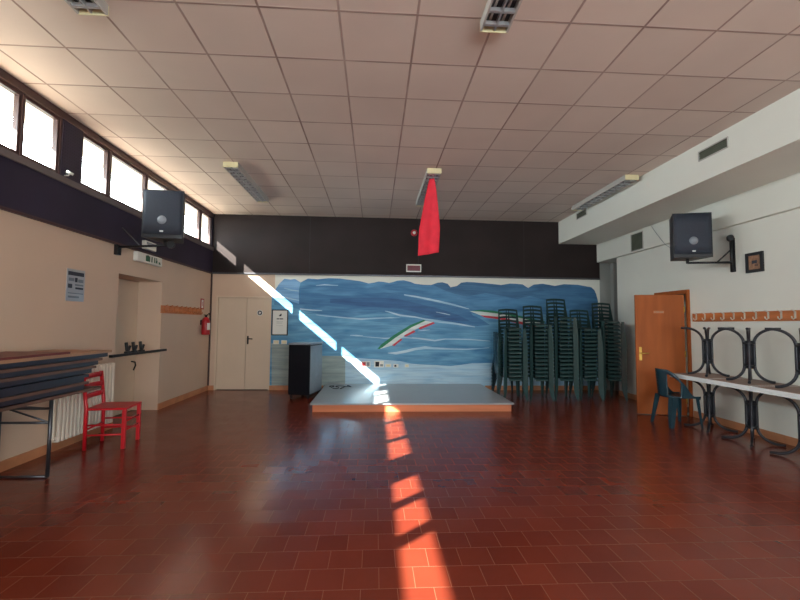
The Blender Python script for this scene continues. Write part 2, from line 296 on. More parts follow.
# left wall: low part with the niche, strip under the eave
NY0, NY1, NZ = 6.02, 7.22, 2.11
w = MB()
w.box((-4.0, YF, 0), (XL, NY0, 3.06)); w.box((-4.0, NY1, 0), (XL, YB+.2, 3.06)); w.box((-4.0, NY0, NZ), (XL, NY1, 3.06))
structure(w.build('wall_left', M['wall_cream']), 'cream wall with a door niche under the high windows')
structure(box1('trim_eave', (-4.02, YF, 3.69), (-3.62, YB+.2, 3.803), M['white_plastic']), 'pale eave outside the high windows')
# niche doors
structure(box1('light_block_niche', (-4.1, NY0-.2, 0), (-4.01, NY1+.2, NZ+.1), M['wall_grey']), 'unseen block added to stop light leaking behind the niche doors')  # added out of sight to stop daylight leaking under the niche doors
d2 = structure(empty('door_2', (0, 0, 0)), 'grey double door deep in the wall niche')
for y0, y1 in ((NY0+.002, 6.60), (6.61, NY1-.002)):
    box1('door_leaf', (-3.99, y0, .01), (-3.93, y1, NZ-.01), M['door_cream'], d2, .004)
h = MB(); h.tube([(-3.93, 7.10, .80), (-3.87, 7.10, .79), (-3.86, 7.10, .74), (-3.89, 7.10, .66)], .012); tag(h.build('door_handle', M['black_metal'], d2), 'small black curved handle')
# window strip
def window(i, y0, y1):
    o = structure(empty('window_%d' % i, (-3.58, (y0+y1)/2, 3.06)), 'high window pane in a dark red-brown frame')
    hw = (y1-y0)/2; f = MB()
    f.box((-.03, -hw, .0), (.02, hw, .055)); f.box((-.03, -hw, .625), (.02, hw, .66))
    f.box((-.03, -hw, .055), (.02, -hw+.03, .625)); f.box((-.03, hw-.03, .055), (.02, hw, .625))
    f.build('window_frame', M['dark_frame'], o)
    box1('pane', (-.008, -hw+.03, .055), (-.004, hw-.03, .625), M['glass'], o)
WIN = [(8.69, 9.19), (7.55, 8.63), (6.64, 7.51), (5.74, 6.62), (5.18, 5.70), (4.33, 4.82), (3.50, 4.31), (2.66, 3.48), (1.70, 2.62), (.93, 1.66), (-.14, .36), (-.68, -.18), (-1.62, -.74), (-2.50, -1.66), (-3.4, -2.54)]
for i, (a, b) in enumerate(WIN): window(i+1, a, b)
po = MB()
ends = [YB] + [v for p in WIN for v in (p[1], p[0])] + [YF]
for k in range(0, len(ends), 2):
    hi, lo = ends[k], ends[k+1]
    if hi-lo > .001: po.box((-3.61, lo, 3.06), (-3.545, hi, 3.72))
structure(po.build('trim_window_posts', M['dark_frame']), 'dark posts between the high windows')
pp = MB()
for lo, hi in ((4.84, 5.16), (.38, .91), (9.20, 9.3)): pp.box((-3.545, lo, 3.06), (-3.535, hi, 3.72))
structure(pp.build('trim_post_panel', M['band_left']), 'dark panel between two groups of high windows')
structure(box1('trim_lintel', (-3.615, YF, 3.72), (-3.53, YB, 3.803), M['dark_frame']), 'dark red-brown rail above the high windows')
structure(box1('trim_band_left', (-3.56, YF, 2.52), (-3.525, YB, 2.99), M['band_left']), 'dark perforated board band under the high windows')
structure(box1('trim_sill', (-3.60, YF, 2.99), (-3.505, YB, 3.065), M['sill'], None, .006), 'greyish sill under the high windows')
structure(box1('trim_rail_left', (-3.56, YF, 2.49), (-3.515, YB, 2.52), M['dark_frame']), 'thin rail under the dark band')
# back wall with door_1
DX0, DX1, DZ = -3.42, -2.25, 2.02
w = MB(); w.box((-4.0, YB, 0), (DX0, YB+.2, ZC)); w.box((DX0, YB, DZ), (DX1, YB+.2, ZC)); w.box((DX1, YB, 0), (5.12, YB+.2, ZC)); w.mi = 1; w.box((5.12, YB, 0), (5.7, YB+.2, ZC))  # far wall turns plain grey inside the recess
st_w = w.build('wall_back', [M['wall_white'], M['wall_grey']]); structure(st_w, 'far wall with the mural')
w = MB(); w.box((XL, YB-.006, 0), (DX0, YB, 2.5)); w.box((DX0, YB-.006, DZ), (DX1, YB, 2.5)); w.box((DX1, YB-.006, 2.02), (-2.19, YB, 2.5))
structure(w.build('wall_corner', M['wall_cream']), 'cream plaster around the double door')
structure(box1('light_block_door', (DX0-.1, YB+.2, 0), (DX1+.1, YB+.25, 2.2), M['wall_grey']), 'unseen backing added to keep daylight from under the double door')  # added behind the leaves to block sky light at the door bottom
d1 = structure(empty('door_1', (0, YB, 0)), 'cream double door in the far corner')
fr = MB()
fr.box((DX0, -.012, 0), (DX0+.035, .08, DZ)); fr.box((DX1-.035, -.012, 0), (DX1, .08, DZ)); fr.box((DX0+.035, -.012, DZ-.035), (DX1-.035, .08, DZ))
fr.build('door_frame', M['door_cream'], d1)
for x0, x1 in ((DX0+.037, -2.785), (-2.779, DX1-.037)):
    box1('door_leaf', (x0, .015, .012), (x1, .06, DZ-.037), M['door_cream'], d1, .003)
h = MB(); h.box((-2.755, .005, .98), (-2.725, .015, 1.16), .003); h.tube([(-2.74, .005, 1.10), (-2.74, -.04, 1.10), (-2.63, -.045, 1.095)], .011)
tag(h.build('door_handle', M['black_metal'], d1), 'black lever handle on the double door')
h = MB(); h.lathe([(.065, 0), (.065, .003)], 20, Matrix.Translation((-2.50, .015, 1.66)) @ Matrix.Rotation(math.pi/2, 4, 'X')); h.mi = 1
h.lathe([(.05, .003), (.05, .004)], 20, Matrix.Translation((-2.50, .015, 1.66)) @ Matrix.Rotation(math.pi/2, 4, 'X')); h.mi = 0
h.box((-2.52, .009, 1.635), (-2.48, .0105, 1.685), 0, Matrix.Rotation(.6, 3, 'Y'))
tag(h.build('sticker', [M['paper'], M['ink']], d1), 'small round dark pictogram sticker')
structure(box1('trim_band_back', (XL, YB-.03, 2.53), (5.11, YB, ZC), M['band']), 'dark brown perforated board band across the far wall')
st = MB()
for x in (-1.45, .95, 3.35): st.box((x-.003, YB-.0315, 2.56), (x+.003, YB-.03, ZC))
structure(st.build('trim_band_seams', M['black_plastic']), 'thin upright joints of the dark band')
structure(box1('trim_rail_back', (XL, YB-.045, 2.495), (5.11, YB, 2.53), M['steel'], None, .004), 'thin grey rail under the dark band')
structure(box1('trim_corner', (XL, YB-.03, .1), (XL+.03, YB-.007, 2.49), M['dark_frame']), 'brown pipe in the far corner')
# right wall, beam and bulkhead
RY0, RY1, RZ = 6.60, 7.34, 2.0
w = MB(); w.box((XR, YF, 0), (XR+.25, RY0, 2.89)); w.box((XR, RY1, 0), (XR+.25, 8.62, 2.89)); w.box((XR, RY0, RZ), (XR+.25, RY1, 2.89)); w.box((5.7, YF, 0), (5.8, YB+.2, ZC))
structure(w.build('wall_right', M['wall_white']), 'white side wall with coat rack')
w = MB(); w.box((XR+.25, RY0-.15, 0), (5.7, RY0, 2.6)); w.box((XR+.25, RY1, 0), (5.7, RY1+.15, 2.6)); w.box((XR+.25, RY0, 2.2), (5.7, RY1, 2.6))
structure(w.build('wall_passage', M['wall_white']), 'short passage behind the brown door')
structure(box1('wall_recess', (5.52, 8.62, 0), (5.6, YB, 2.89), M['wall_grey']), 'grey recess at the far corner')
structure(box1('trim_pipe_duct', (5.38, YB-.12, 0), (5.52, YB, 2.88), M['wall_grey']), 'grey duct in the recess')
structure(box1('trim_beam', (5.05, YF, 2.89), (5.7, YB, 3.30), M['wall_white']), 'white beam above the side wall')
structure(box1('trim_bulkhead', (4.16, YF, 3.30), (5.7, YB, ZC), M['wall_white']), 'white boxed bulkhead along the ceiling')
# wall behind the camera
w = MB(); w.box((-4.0, YF-.25, 0), (-.6, YF, ZC)); w.box((3.8, YF-.25, 0), (5.7, YF, ZC)); w.box((-.6, YF-.25, 2.8), (3.8, YF, ZC)); w.box((-.6, YF-.25, 0), (3.8, YF, .9))
structure(w.build('wall_front', M['wall_white']), 'wall behind the viewer with a wide opening added for light')
wf = structure(empty('window_30', (0, YF-.15, 0)), 'wide unseen window added behind the viewer to brighten the ceiling')  # unseen window, added so that more light reaches the ceiling
f = MB()
for k in range(5):
    x = -.6+k*1.1; f.box((max(-.6, x-.03), -.04, .9), (min(3.8, x+.03), .04, 2.8))
f.build('window_frame', M['dark_frame'], wf)
box1('pane', (-.6, -.004, .9), (3.8, .004, 2.8), M['glass'], wf)
# skirtings
b = MB(); b.box((XL, YF, 0), (XL+.015, NY0, .1)); b.box((XL, NY1, 0), (XL+.015, YB, .1)); structure(b.build('baseboard_left', M['terracotta']), 'terracotta tile skirting under the cream wall')
b = MB(); b.box((XL+.015, YB-.021, 0), (DX0, YB-.006, .1)); b.box((DX1, YB-.021, 0), (-1.1, YB-.006, .1)); b.box((2.45, YB-.021, 0), (5.12, YB-.006, .1)); structure(b.build('baseboard_back', M['terracotta']), 'terracotta tile skirting under the mural')
b = MB(); b.box((XR-.015, YF, 0), (XR, RY0-.06, .1)); b.box((XR-.015, RY1+.06, 0), (XR, 8.62, .1)); structure(b.build('baseboard_right', M['terracotta']), 'terracotta tile skirting under the white wall')

# brown door standing open
d3 = structure(empty('door_3', (5.08, 6.61, 0)), 'orange brown door standing open into the hall')
fr = MB()
fr.box((.005, -.045, 0), (.17, -.01, 2.05)); fr.box((.005, .73, 0), (.17, .77, 2.05)); fr.box((.005, -.01, 1.99), (.17, .73, 2.05)); fr.build('door_frame', M['wood_orange'], d3)
leaf = empty('door_leaf', (-.035, -.01, 0), math.radians(165.5)); leaf.parent = d3
box1('leaf_panel', (0, -.02, .012), (.735, .02, 1.965), M['wood_orange'], leaf, .003)
h = MB()
for s in (-1, 1):
    h.box((.65, s*.02, .88), (.69, s*.026, 1.10), .002); h.tube([(.67, s*.026, 1.0), (.67, s*.065, 1.0), (.56, s*.07, 1.0)], .009)
tag(h.build('door_handle', M['brass'], leaf), 'brass lever handle on long plate')
h = MB()
for z in (.25, 1.0, 1.72): h.tube([(.0, .02, z-.05), (.0, .02, z+.05)], .011)
h.build('hinge', M['brass'], leaf)
h = MB(); h.box((.30, .02, 1.66), (.46, .023, 1.70)); h.mi = 1
for k, (a, c) in enumerate(((.31, .33), (.335, .36), (.37, .39), (.395, .42), (.43, .45))): h.box((a, .023, 1.668), (c, .0245, 1.692))
tag(h.build('door_sign', [M['wood_rail'], M['wood_tan']], leaf), 'small pale lettered plate')
structure(box1('trim_threshold', (5.1, 6.60, 0), (5.25, 7.34, .012), M['wall_grey']), 'pale stone threshold of the brown door')

# ================================================================== mural painted on the far wall
mu = MB(); BLUE = [paint('mural_mid_blue', srgb(62, 130, 178), srgb(120, 180, 212)), paint('mural_hill_blue', srgb(98, 152, 204), srgb(142, 190, 226)),
    paint('mural_dark_blue', srgb(46, 96, 138), srgb(74, 128, 168)), paint('mural_ridge_blue', srgb(48, 102, 152), srgb(76, 136, 180)), paint('mural_deep_blue', srgb(42, 86, 136), srgb(60, 114, 162)),
    paint('mural_pale_blue', srgb(160, 202, 228), srgb(196, 222, 236)), paint('mural_sage_grey', srgb(138, 152, 150), srgb(164, 180, 178)), paint('mural_foam', srgb(132, 186, 216), srgb(206, 228, 238)), paint('mural_upper_blue', srgb(50, 110, 158), srgb(92, 152, 194))]
yb = YB-.0005
zl = .0
mu.prism(MURAL_TOP+[(5.05, .1), (-2.25, .1), (-2.25, 2.0)], yb-.002, yb)
UP = MURAL_TOP + [(5.05, 1.72), (4.2, 1.66), (3.3, 1.74), (2.4, 1.66), (1.7, 1.80), (.9, 1.62), (.1, 1.70), (-.6, 1.58), (-1.3, 1.66), (-1.8, 1.78), (-2.2, 1.84)]
mu.mi = 8; mu.prism(UP, yb-.0026, yb)
for k, (i, poly) in enumerate(((1, MURAL_LEFT_HILL), (2, MURAL_UPPER_DARK), (3, MURAL_MID_DARK), (4, MURAL_MID_DEEP), (5, MURAL_LOW_LIGHT), (6, MURAL_GREY_LOW))):
    mu.mi = i; mu.prism(poly, yb-.0032-.0006*k, yb)
mu.mi = 7
for k, poly in enumerate(MURAL_STREAKS): mu.prism(poly, yb-.0075-.0002*k, yb)
mur = tag(mu.build('mural', BLUE), 'blue mural of layered misty hills filling the far wall', 'mural')
rb = MB()
for i, L in enumerate((MURAL_GREEN, MURAL_WHITE, MURAL_RED)):
    rb.mi = i
    for k, poly in enumerate(L): rb.prism(poly, yb-.0110-.0002*k, yb-.009)
tag(rb.build('ribbon', [paint('ribbon_green', srgb(20, 120, 84), srgb(40, 140, 96)), paint('ribbon_white', srgb(212, 226, 222), srgb(228, 238, 236)), paint('ribbon_red', srgb(200, 48, 64), srgb(216, 70, 84))], mur), 'green, white and red painted ribbon')

# ================================================================== stage and far-wall things
stg = empty('stage_platform', (.68, 8.14, 0), 0, 'low grey-topped stage platform with wooden edge before the mural', 'stage')
box1('deck', (-1.72, -1.15, .115), (1.66, 1.13, .14), M['stage_grey'], stg, .003)
f = MB(); f.box((-1.68, -1.12, 0), (1.62, -1.095, .115)); f.box((-1.68, -1.095, 0), (-1.655, 1.13, .115)); f.box((1.595, -1.095, 0), (1.62, 1.13, .115)); f.build('fascia', M['wood_fascia'], stg)
cab = empty('rolling_cabinet', (-1.36, 8.5, 0), math.radians(-13), 'tall black cabinet on casters beside the stage', 'cabinet')
box1('body', (-.215, -.33, .08), (.215, .33, 1.03), M['navy'], cab, .006)
tag(box1('side_panel', (.215, -.31, .10), (.223, .31, 1.01), M['cab_grey'], cab), 'grey side panel')
tag(box1('top', (-.225, -.34, 1.03), (.23, .34, 1.06), M['cab_grey'], cab, .004), 'grey top edge')
for sx in (-.17, .17):
    for sy in (-.28, .28):
        c = MB(); c.lathe([(.036, -.014), (.04, -.008), (.04, .008), (.036, .014)], 14, Matrix.Translation((sx, sy, .04)) @ Matrix.Rotation(math.pi/2, 4, 'Y')); c.box((sx-.018, sy-.018, .06), (sx+.018, sy+.018, .082)); c.build('caster', M['black_plastic'], cab)
cb = MB(); pts = []
for k in range(60):
    t = k/59; pts.append((-.92+.42*t+.07*math.sin(t*23), 8.72+.16*math.sin(t*15)+.06*math.cos(t*31), .148+.012*(1+math.sin(t*40))*.5))
cb.tube(pts, .007, 6); tag(cb.build('cable', M['black_plastic']), 'tangled black cable lying on the stage by the cabinet', 'cable')
def frame_picture(name, c, w_, h_, label, cat, border, mb, inner, axis='back', depth=.02):
    o = empty(name, c, 0, label, cat)
    if axis == 'back': sw = lambda u, d, z: (u, -d, z)
    elif axis == 'right': sw = lambda u, d, z: (-d, u, z)
    else: sw = lambda u, d, z: (d, u, z)
    def bx(m_, u0, u1, d0, d1, z0, z1):
        p, q = sw(u0, d0, z0), sw(u1, d1, z1); m_.box([min(a, b) for a, b in zip(p, q)], [max(a, b) for a, b in zip(p, q)])
    a, e = w_/2, h_/2
    if border:
        f = MB(); bx(f, -a, a, 0, depth, e-border, e); bx(f, -a, a, 0, depth, -e, -e+border); bx(f, -a, -a+border, 0, depth, -e+border, e-border); bx(f, a-border, a, 0, depth, -e+border, e-border)
        f.build('frame', mb, o)
    s = MB(); d1_ = depth*.5 if border else depth
    bx(s, -a+border, a-border, 0, d1_, -e+border, e-border)
    for i, (m_, u0, u1, z0, z1) in enumerate(inner['marks']):
        s.mi = m_; bx(s, u0*w_, u1*w_, d1_, d1_+.0015+.0001*i, z0*h_, z1*h_)
    s.build('sheet', inner['mats'], o); return o
frame_picture('framed_notice', (-2.06, YB-.012, 1.455), .35, .56, 'white notice in a dark frame beside the cream double door', 'notice', .022, M['black_plastic'],
    {'mats': [M['paper'], M['ink'], M['ink_pale']], 'marks': [(1, -.06, .08, .24, .28), (1, -.02, .10, .28, .31), (1, .03, .1, .31, .34), (1, -.2, -.03, .12, .16), (1, -.01, .2, .12, .16), (2, -.2, .2, .02, .03), (2, -.2, .14, -.03, -.02), (2, -.2, .2, -.12, -.115)]})
def plate(x, z, w_, h_, label, marks=(), mats=None, name='socket_plate'):
    o = empty(name, (x, YB-.0085, z), 0, label, 'socket plate' if name == 'socket_plate' else 'switch')
    box1('cover', (-w_/2, -.012, -h_/2), (w_/2, 0, h_/2), M['white_plastic'], o, .003)
    for (m_, u0, u1, z0, z1, nm) in marks: box1(nm, (u0*w_, -.0145, z0*h_), (u1*w_, -.012, z1*h_), M[m_], o)
plate(-2.13, 1.03, .12, .085, 'pale switch plate below the framed notice, nearer the double door', [('cream_plastic', -.35, -.05, -.3, .3, 'rocker'), ('cream_plastic', .05, .35, -.3, .3, 'rocker')], name='switch_plate')
plate(-1.96, 1.03, .12, .085, 'pale switch plate below the framed notice, nearer the black cabinet', [('cream_plastic', -.35, .35, -.3, .3, 'rocker')], name='switch_plate')
plate(-.19, .565, .20, .12, 'wall box with a red socket at the end of the sunbeam above the stage', [('red_gloss', -.42, .0, -.35, .35, 'socket'), ('ink_pale', .1, .42, -.35, .35, 'socket')])
plate(.10, .565, .21, .14, 'wall box with a dark blue socket, largest of those above the stage', [('navy', -.38, .02, -.38, .36, 'socket'), ('ink_pale', .1, .42, -.36, .0, 'socket')])
plate(.30, .535, .13, .07, 'plain white socket plate between the blue box and the grey socket', [('cream_plastic', -.3, .3, -.3, .3, 'socket')])
plate(.47, .53, .11, .075, 'white socket plate with a dark socket above the stage', [('ink', -.3, .1, -.3, .25, 'socket')])
plate(.71, .53, .09, .065, 'lone white socket plate farthest from the sunbeam above the stage', [('cream_plastic', -.3, .3, -.3, .3, 'socket')])
led = empty('led_display', (.845, YB-.03, 2.685), 0, 'small dark red display in a pale frame on the dark band', 'display')
f = MB(); f.box((-.165, -.035, .06), (.165, 0, .085)); f.box((-.165, -.035, -.085), (.165, 0, -.06)); f.box((-.165, -.035, -.06), (-.145, 0, .06)); f.box((.145, -.035, -.06), (.165, 0, .06)); f.build('frame', M['white_plastic'], led)
box1('screen', (-.145, -.028, -.06), (.145, 0, .06), M['maroon'], led)
al = empty('alarm_beacon', (.85, YB-.03, 3.48), 0, 'small round red alarm on the dark band near the red cloth', 'alarm')
MB().lathe([(.075, 0), (.075, .02), (.068, .03)], 20, Matrix.Rotation(math.pi/2, 4, 'X')).build('base', M['red_gloss'], al)
MB().lathe([(.035, .03), (.032, .05), (.015, .06)], 16, Matrix.Rotation(math.pi/2, 4, 'X')).build('lens', M['white_plastic'], al)

# ================================================================== ceiling lamps, red cloth
def make_lamp(loc, label):
    o = empty('ceiling_lamp', loc, 0, label, 'ceiling lamp', 'louvred strip lamps on the ceiling')
    b = MB(); b.box((-.11, -.89, -.02), (.11, .89, 0)); b.box((-.11, -.89, -.08), (-.095, .89, -.02)); b.box((.095, -.89, -.08), (.11, .89, -.02)); b.build('housing', M['lamp_side'], o)
    for s in (-1, 1): tag(box1('end_cap', (-.11, s*.89, -.081), (.11, s*.902, 0), M['cream_plastic'], o, .004), 'cream end cap')
    l = MB()
    box1('dark_shade_sheet', (-.094, -.885, -.026), (.094, .885, -.0205), M['steel'], o)  # added dark sheet: shade between the louvre slats put into its colour
    for k in range(13): y = -.82+k*1.64/12; l.box((-.095, y-.012, -.079), (.095, y+.012, -.05))
    l.box((-.006, -.88, -.08), (.006, .88, -.042)); l.build('louvre', M['louvre'], o)
    for x in (-.05, .05):
        MB().tube([(x, -.86, -.031), (x, .86, -.031)], .010, 10).build('tube', M['white_plastic'], o)
    return o
L0 = make_lamp((-2.15, 7.10, ZC), 'louvred strip lamp on the ceiling near the high windows and dark band')
for loc, lab in (((.87, 7.10, ZC), 'louvred strip lamp on the ceiling with the red cloth hanging from it'), ((3.98, 7.12, ZC), 'louvred strip lamp on the ceiling tight against the white bulkhead'),
                 ((.90, 2.22, ZC), 'louvred strip lamp cut by the top edge, in line with the red cloth'), ((-2.13, 2.25, ZC), 'louvred strip lamp cut by the top edge, on the window side')):
    c = copy_tree(L0); c.location = loc; c['label'] = lab
def cloth():
    L = 1.22
    def fn(u, t):
        wdt = .035+.125*min(1, t*1.5)**.8; ang = (u-.5)*2
        x = ang*wdt + .05*t*(.2) - .06*t
        y = .014*math.sin(u*11+t*1.5)*min(1, .25+t) + .02*math.sin(u*5)
        z = -L*t*(1-.045*u*(1 if t > .2 else t*5)) 
        return (x, y, z)
    return MB().grid(fn, 40, 26, None, .004)
ct = cloth().build('hanging_cloth', M['red_cloth'], None, (.86, 6.42, ZC-.085)); tag(ct, 'long red cloth hanging from a ceiling lamp', 'cloth')

# ================================================================== speakers and brackets
def speaker(loc, rz, label, tilt=0):
    o = empty('loudspeaker', loc, rz, label, 'speaker')
    o.rotation_euler = (tilt, 0, rz)
    b = MB(); b.prism([(-.25, 0), (.25, 0), (.25, .64), (-.25, .64)], -.18, -.16)
    t = bmesh.new(); A = [(-.25, -.165), (.25, -.165), (.15, .2), (-.15, .2)]
    lo = [t.verts.new((x, y, 0)) for x, y in A]; hi = [t.verts.new((x, y, .64)) for x, y in A]
    t.faces.new(lo[::-1]); t.faces.new(hi)
    for k in range(4): t.faces.new((lo[k], lo[(k+1) % 4], hi[(k+1) % 4], hi[k]))
    bmesh.ops.bevel(t, geom=t.edges[:], offset=.008, segments=2, profile=.5, affect='EDGES')
    b.add(t); b.build('cabinet', M['speaker_box'], o)
    def fn(u, v):
        x = -.235+.47*u; return (x, -.185-.022*(1-(2*u-1)**2), .05+.575*v)
    MB().grid(fn, 12, 4, None, .006).build('grille', M['speaker_face'], o)
    MB().lathe([(.06, .2), (.055, .212), (.02, .216)], 20, Matrix.Translation((0, 0, .235)) @ Matrix.Rotation(math.pi/2, 4, 'X')).build('cone_cap', M['cab_grey'], o)
    box1('badge', (-.022, -.209, .075), (.022, -.204, .095), M['louvre'], o)
    return o
speaker((4.56, 5.86, 2.43), math.radians(-15), 'dark grey loudspeaker on a bracket of the white wall')
bk = empty('speaker_bracket', (XR, 5.70, 2.3), 0, 'black pole bracket on the white wall holding a speaker', 'bracket')
box1('wall_plate', (-.012, -.035, -.07), (0, .035, .42), M['black_metal'], bk, .003)
MB().tube([(-.03, 0, -.07), (-.03, 0, .40)], .022, 10).build('pole', M['black_metal'], bk)
MB().lathe([(.03, -.03), (.05, -.015), (.05, .015), (.03, .03)], 16, Matrix.Translation((-.04, 0, .42)) @ Matrix.Rotation(math.pi/2, 4, 'X')).build('knob', M['black_plastic'], bk)
a = MB(); a.tube([(-.03, 0, .07), (-.57, .16, .075)], .016, 8); a.tube([(-.03, 0, .26), (-.23, .02, .075)], .011, 8); a.tube([(-.57, .16, .065), (-.57, .16, .13)], .02, 8); a.build('arm', M['black_metal'], bk)
ca = MB(); ca.tube([(5.045, 7.35, 3.28), (5.044, 7.2, 3.1), (5.043, 7.0, 2.88), (5.02, 6.6, 2.62), (4.95, 6.35, 2.50), (4.74, 6.07, 2.48)], .004, 6)
tag(ca.build('speaker_cable', M['ink_pale']), 'thin grey cable looping from the beam to the speaker', 'cable')
speaker((-2.83, 5.83, 2.545), math.radians(6), 'dark grey loudspeaker hanging before the high windows')
bk = empty('speaker_bracket', (-3.515, 5.92, 2.38), 0, 'black arm bracket under the speaker by the high windows', 'bracket')
box1('wall_plate', (-.035, -.04, -.03), (.02, .04, .11), M['black_metal'], bk, .003)
a = MB(); a.tube([(0, 0, .08), (.68, -.09, .10)], .016, 8); a.tube([(.66, -.09, .095), (.66, -.09, .165)], .02, 8); a.build('arm', M['black_metal'], bk)
MB().tube([(.01, .05, .36), (.30, -.04, .10)], .009, 8).build('brace', M['steel'], bk)
MB().lathe([(.05, -.02), (.05, .02)], 16, Matrix.Translation((.74, -.09, .11)) @ Matrix.Rotation(math.pi/2, 4, 'X')).build('knob', M['black_plastic'], bk)

# ================================================================== vents, small picture, coat racks
def vent(loc, w_, h_, label):
    o = empty('air_vent', loc, 0, label, 'vent', None)
    f = MB(); t = .012
    f.box((-.014, -w_/2, h_/2-t), (0, w_/2, h_/2)); f.box((-.014, -w_/2, -h_/2), (0, w_/2, -h_/2+t)); f.box((-.014, -w_/2, -h_/2+t), (0, -w_/2+t, h_/2-t)); f.box((-.014, w_/2-t, -h_/2+t), (0, w_/2, h_/2-t)); f.build('frame', M['lamp_side'], o)
    s = MB(); n = max(4, int(h_/.022))
    for k in range(n): z = -h_/2+t+(h_-2*t)*(k+.5)/n; s.box((-.010, -w_/2+t, z-.003), (-.002, w_/2-t, z+.003), 0, Matrix.Rotation(.6, 3, 'Y'))
    s.build('louvre', M['vent_grey'], o); box1('backing', (-.002, -w_/2+t, -h_/2+t), (0, w_/2-t, h_/2-t), M['vent_grey'], o)
vent((4.16, 4.86, 3.635), .46, .13, 'long grey air vent high on the bulkhead, nearest the viewer')
vent((4.16, 8.18, 3.70), .42, .13, 'grey air vent on the bulkhead near the dark band')
vent((5.05, 7.78, 3.08), .38, .34, 'square grey air vent on the white beam')
frame_picture('framed_picture', (XR, 5.36, 2.32), .26, .27, 'small dark-framed picture on the white wall beside the speaker', 'picture', .04, M['black_plastic'],
    {'mats': [M['picture_art'], M['ink'], M['wood_edge']], 'marks': [(1, -.14, .16, -.06, .1), (2, -.2, .0, -.2, -.1)]}, 'right', .025)
def coat_rack(name, loc, L, n, side, label, mh):
    o = empty(name, loc, 0, label, 'coat rack'); s = side
    box1('board', (min(0, s*.02), -L/2, -.065), (max(0, s*.02), L/2, .065), M['wood_rail'], o, .004)
    for k in range(n):
        y = -L/2+L*(k+.5)/n; h = MB()
        h.tube([(s*.022, y, .05), (s*.05, y, .062), (s*.075, y, .075)], .007, 6); h.tube([(s*.022, y, .045), (s*.024, y, -.03), (s*.045, y, -.045), (s*.066, y, -.03), (s*.07, y, -.008)], .007, 6)
        h.box((min(s*.02, s*.026), y-.012, -.035), (max(s*.02, s*.026), y+.012, .055)); h.build('hook', mh, o)
    return o
coat_rack('coat_rack', (XR, 5.27, 1.59), 2.46, 14, -1, 'wooden coat rack with pale hooks on the white wall', M['chrome'])
coat_rack('coat_rack', (XL, 8.0, 1.655), 1.62, 9, 1, 'wooden coat rack on the cream wall beside the extinguisher', M['wood_rail'])

# ================================================================== left wall things
def shape_sign(name, loc, w_, h_, label, cat, marks, mats): return frame_picture(name, loc, w_, h_, label, cat, 0, None, {'mats': mats, 'marks': marks}, 'left', .006)
shape_sign('wall_poster', (XL, 5.185, 1.865), .30, .375, 'pale grey printed notice on the cream wall before the niche', 'notice',
    [(1, -.44, .44, .30, .42), (2, -.40, -.10, .12, .22), (1, -.06, .08, .10, .24), (2, .12, .42, .10, .2), (1, -.42, -.2, -.1, .03), (2, -.05, .42, -.01, .04), (1, -.02, .42, -.12, -.06), (2, -.4, .2, -.4, -.34), (2, -.4, .42, -.27, -.24)], [M['louvre'], M['ink'], M['ink_pale']])
ex = empty('exit_sign_lamp', (XL, 6.69, 2.40), 0, 'white emergency exit sign lamp above the niche', 'exit sign')
box1('housing', (0, -.36, -.065), (.07, .36, .08), M['white_plastic'], ex, .015)
p = MB()
for (y0, y1, z0, z1) in ((-.14, -.02, -.035, .05), (.02, .05, -.035, .05), (.10, .13, -.03, .05), (.155, .185, .03, .05), (.15, .20, -.03, .02), (.24, .29, -.02, .0), (.24, .30, -.035, -.02), (-.10, -.06, .05, .06)): p.box((.07, y0, z0), (.0715, y1, z1))
p.build('pictogram', M['green_ink'], ex)
em = empty('emergency_lamp', (-3.525, 6.66, 2.605), 0, 'small white box lamp on the dark band above the exit sign', 'lamp')
box1('housing', (0, -.16, -.06), (.06, .16, .07), M['white_plastic'], em, .01); tag(box1('lens', (.06, -.13, .01), (.064, .13, .05), M['ink_pale'], em), 'grey lens')
sp = empty('spot_camera', (-3.535, 4.90, 3.09), 0, 'small white camera on the dark post between the windows', 'camera')
MB().tube([(0, 0, 0), (.04, 0, .0), (.055, 0, .02)], .007, 8).build('bracket', M['white_plastic'], sp)
MB().tube([(.04, -.03, .04), (.08, .02, .02)], .016, 12).build('body', M['white_plastic'], sp)
fe = empty('fire_extinguisher', (XL+.10, 8.83, 1.19), 0, 'red fire extinguisher hanging in the corner by the double door', 'fire extinguisher')
MB().lathe([(.07, 0), (.08, .02), (.08, .28), (.06, .33), (.025, .36)], 20).build('cylinder', M['red_gloss'], fe)
v = MB(); v.tube([(0, 0, .36), (0, 0, .40)], .02, 10); v.box((-.01, -.09, .395), (.012, .05, .41)); v.build('valve', M['black_metal'], fe)
MB().tube([(0, .03, .39), (.02, .10, .44), (.03, .13, .38), (.03, .11, .30), (.05, .085, .18)], .010, 8).build('hose', M['black_plastic'], fe)
tag(box1('instruction_label', (.03, -.06, .10), (.0812, .02, .24), M['paper'], fe), 'white label')
box1('wall_hook', (-.10, -.03, .20), (-.075, .03, .30), M['black_metal'], fe)
shape_sign('extinguisher_sign', (XL, 8.86, 1.82), .17, .22, 'small red and white sign above the fire extinguisher', 'sign', [(1, -.25, .25, -.38, .38), (0, -.08, .08, -.2, .2)], [M['red_gloss'], M['paper']])
pb = empty('push_bar', (XL, 6.62, .975), 0, 'dark bar across the niche with three black lever housings', 'bar')
box1('bar', (0.0, -.74, -.018), (.05, .74, .018), M['black_metal'], pb, .004)
for y in (-.36, -.19, .0):
    b = MB(); b.tube([(.025, y, .016), (.02, y-.03, .17)], .022, 8); b.tube([(.025, y, .016), (.03, y+.055, .12)], .018, 8); b.box((.0, y-.045, .018), (.05, y+.06, .045), .006)
    b.build('lever_housing', M['black_plastic'], pb)
rd = empty('radiator', (XL, 5.34, 0), 0, 'white column radiator behind the red chair', 'radiator')
r = MB()
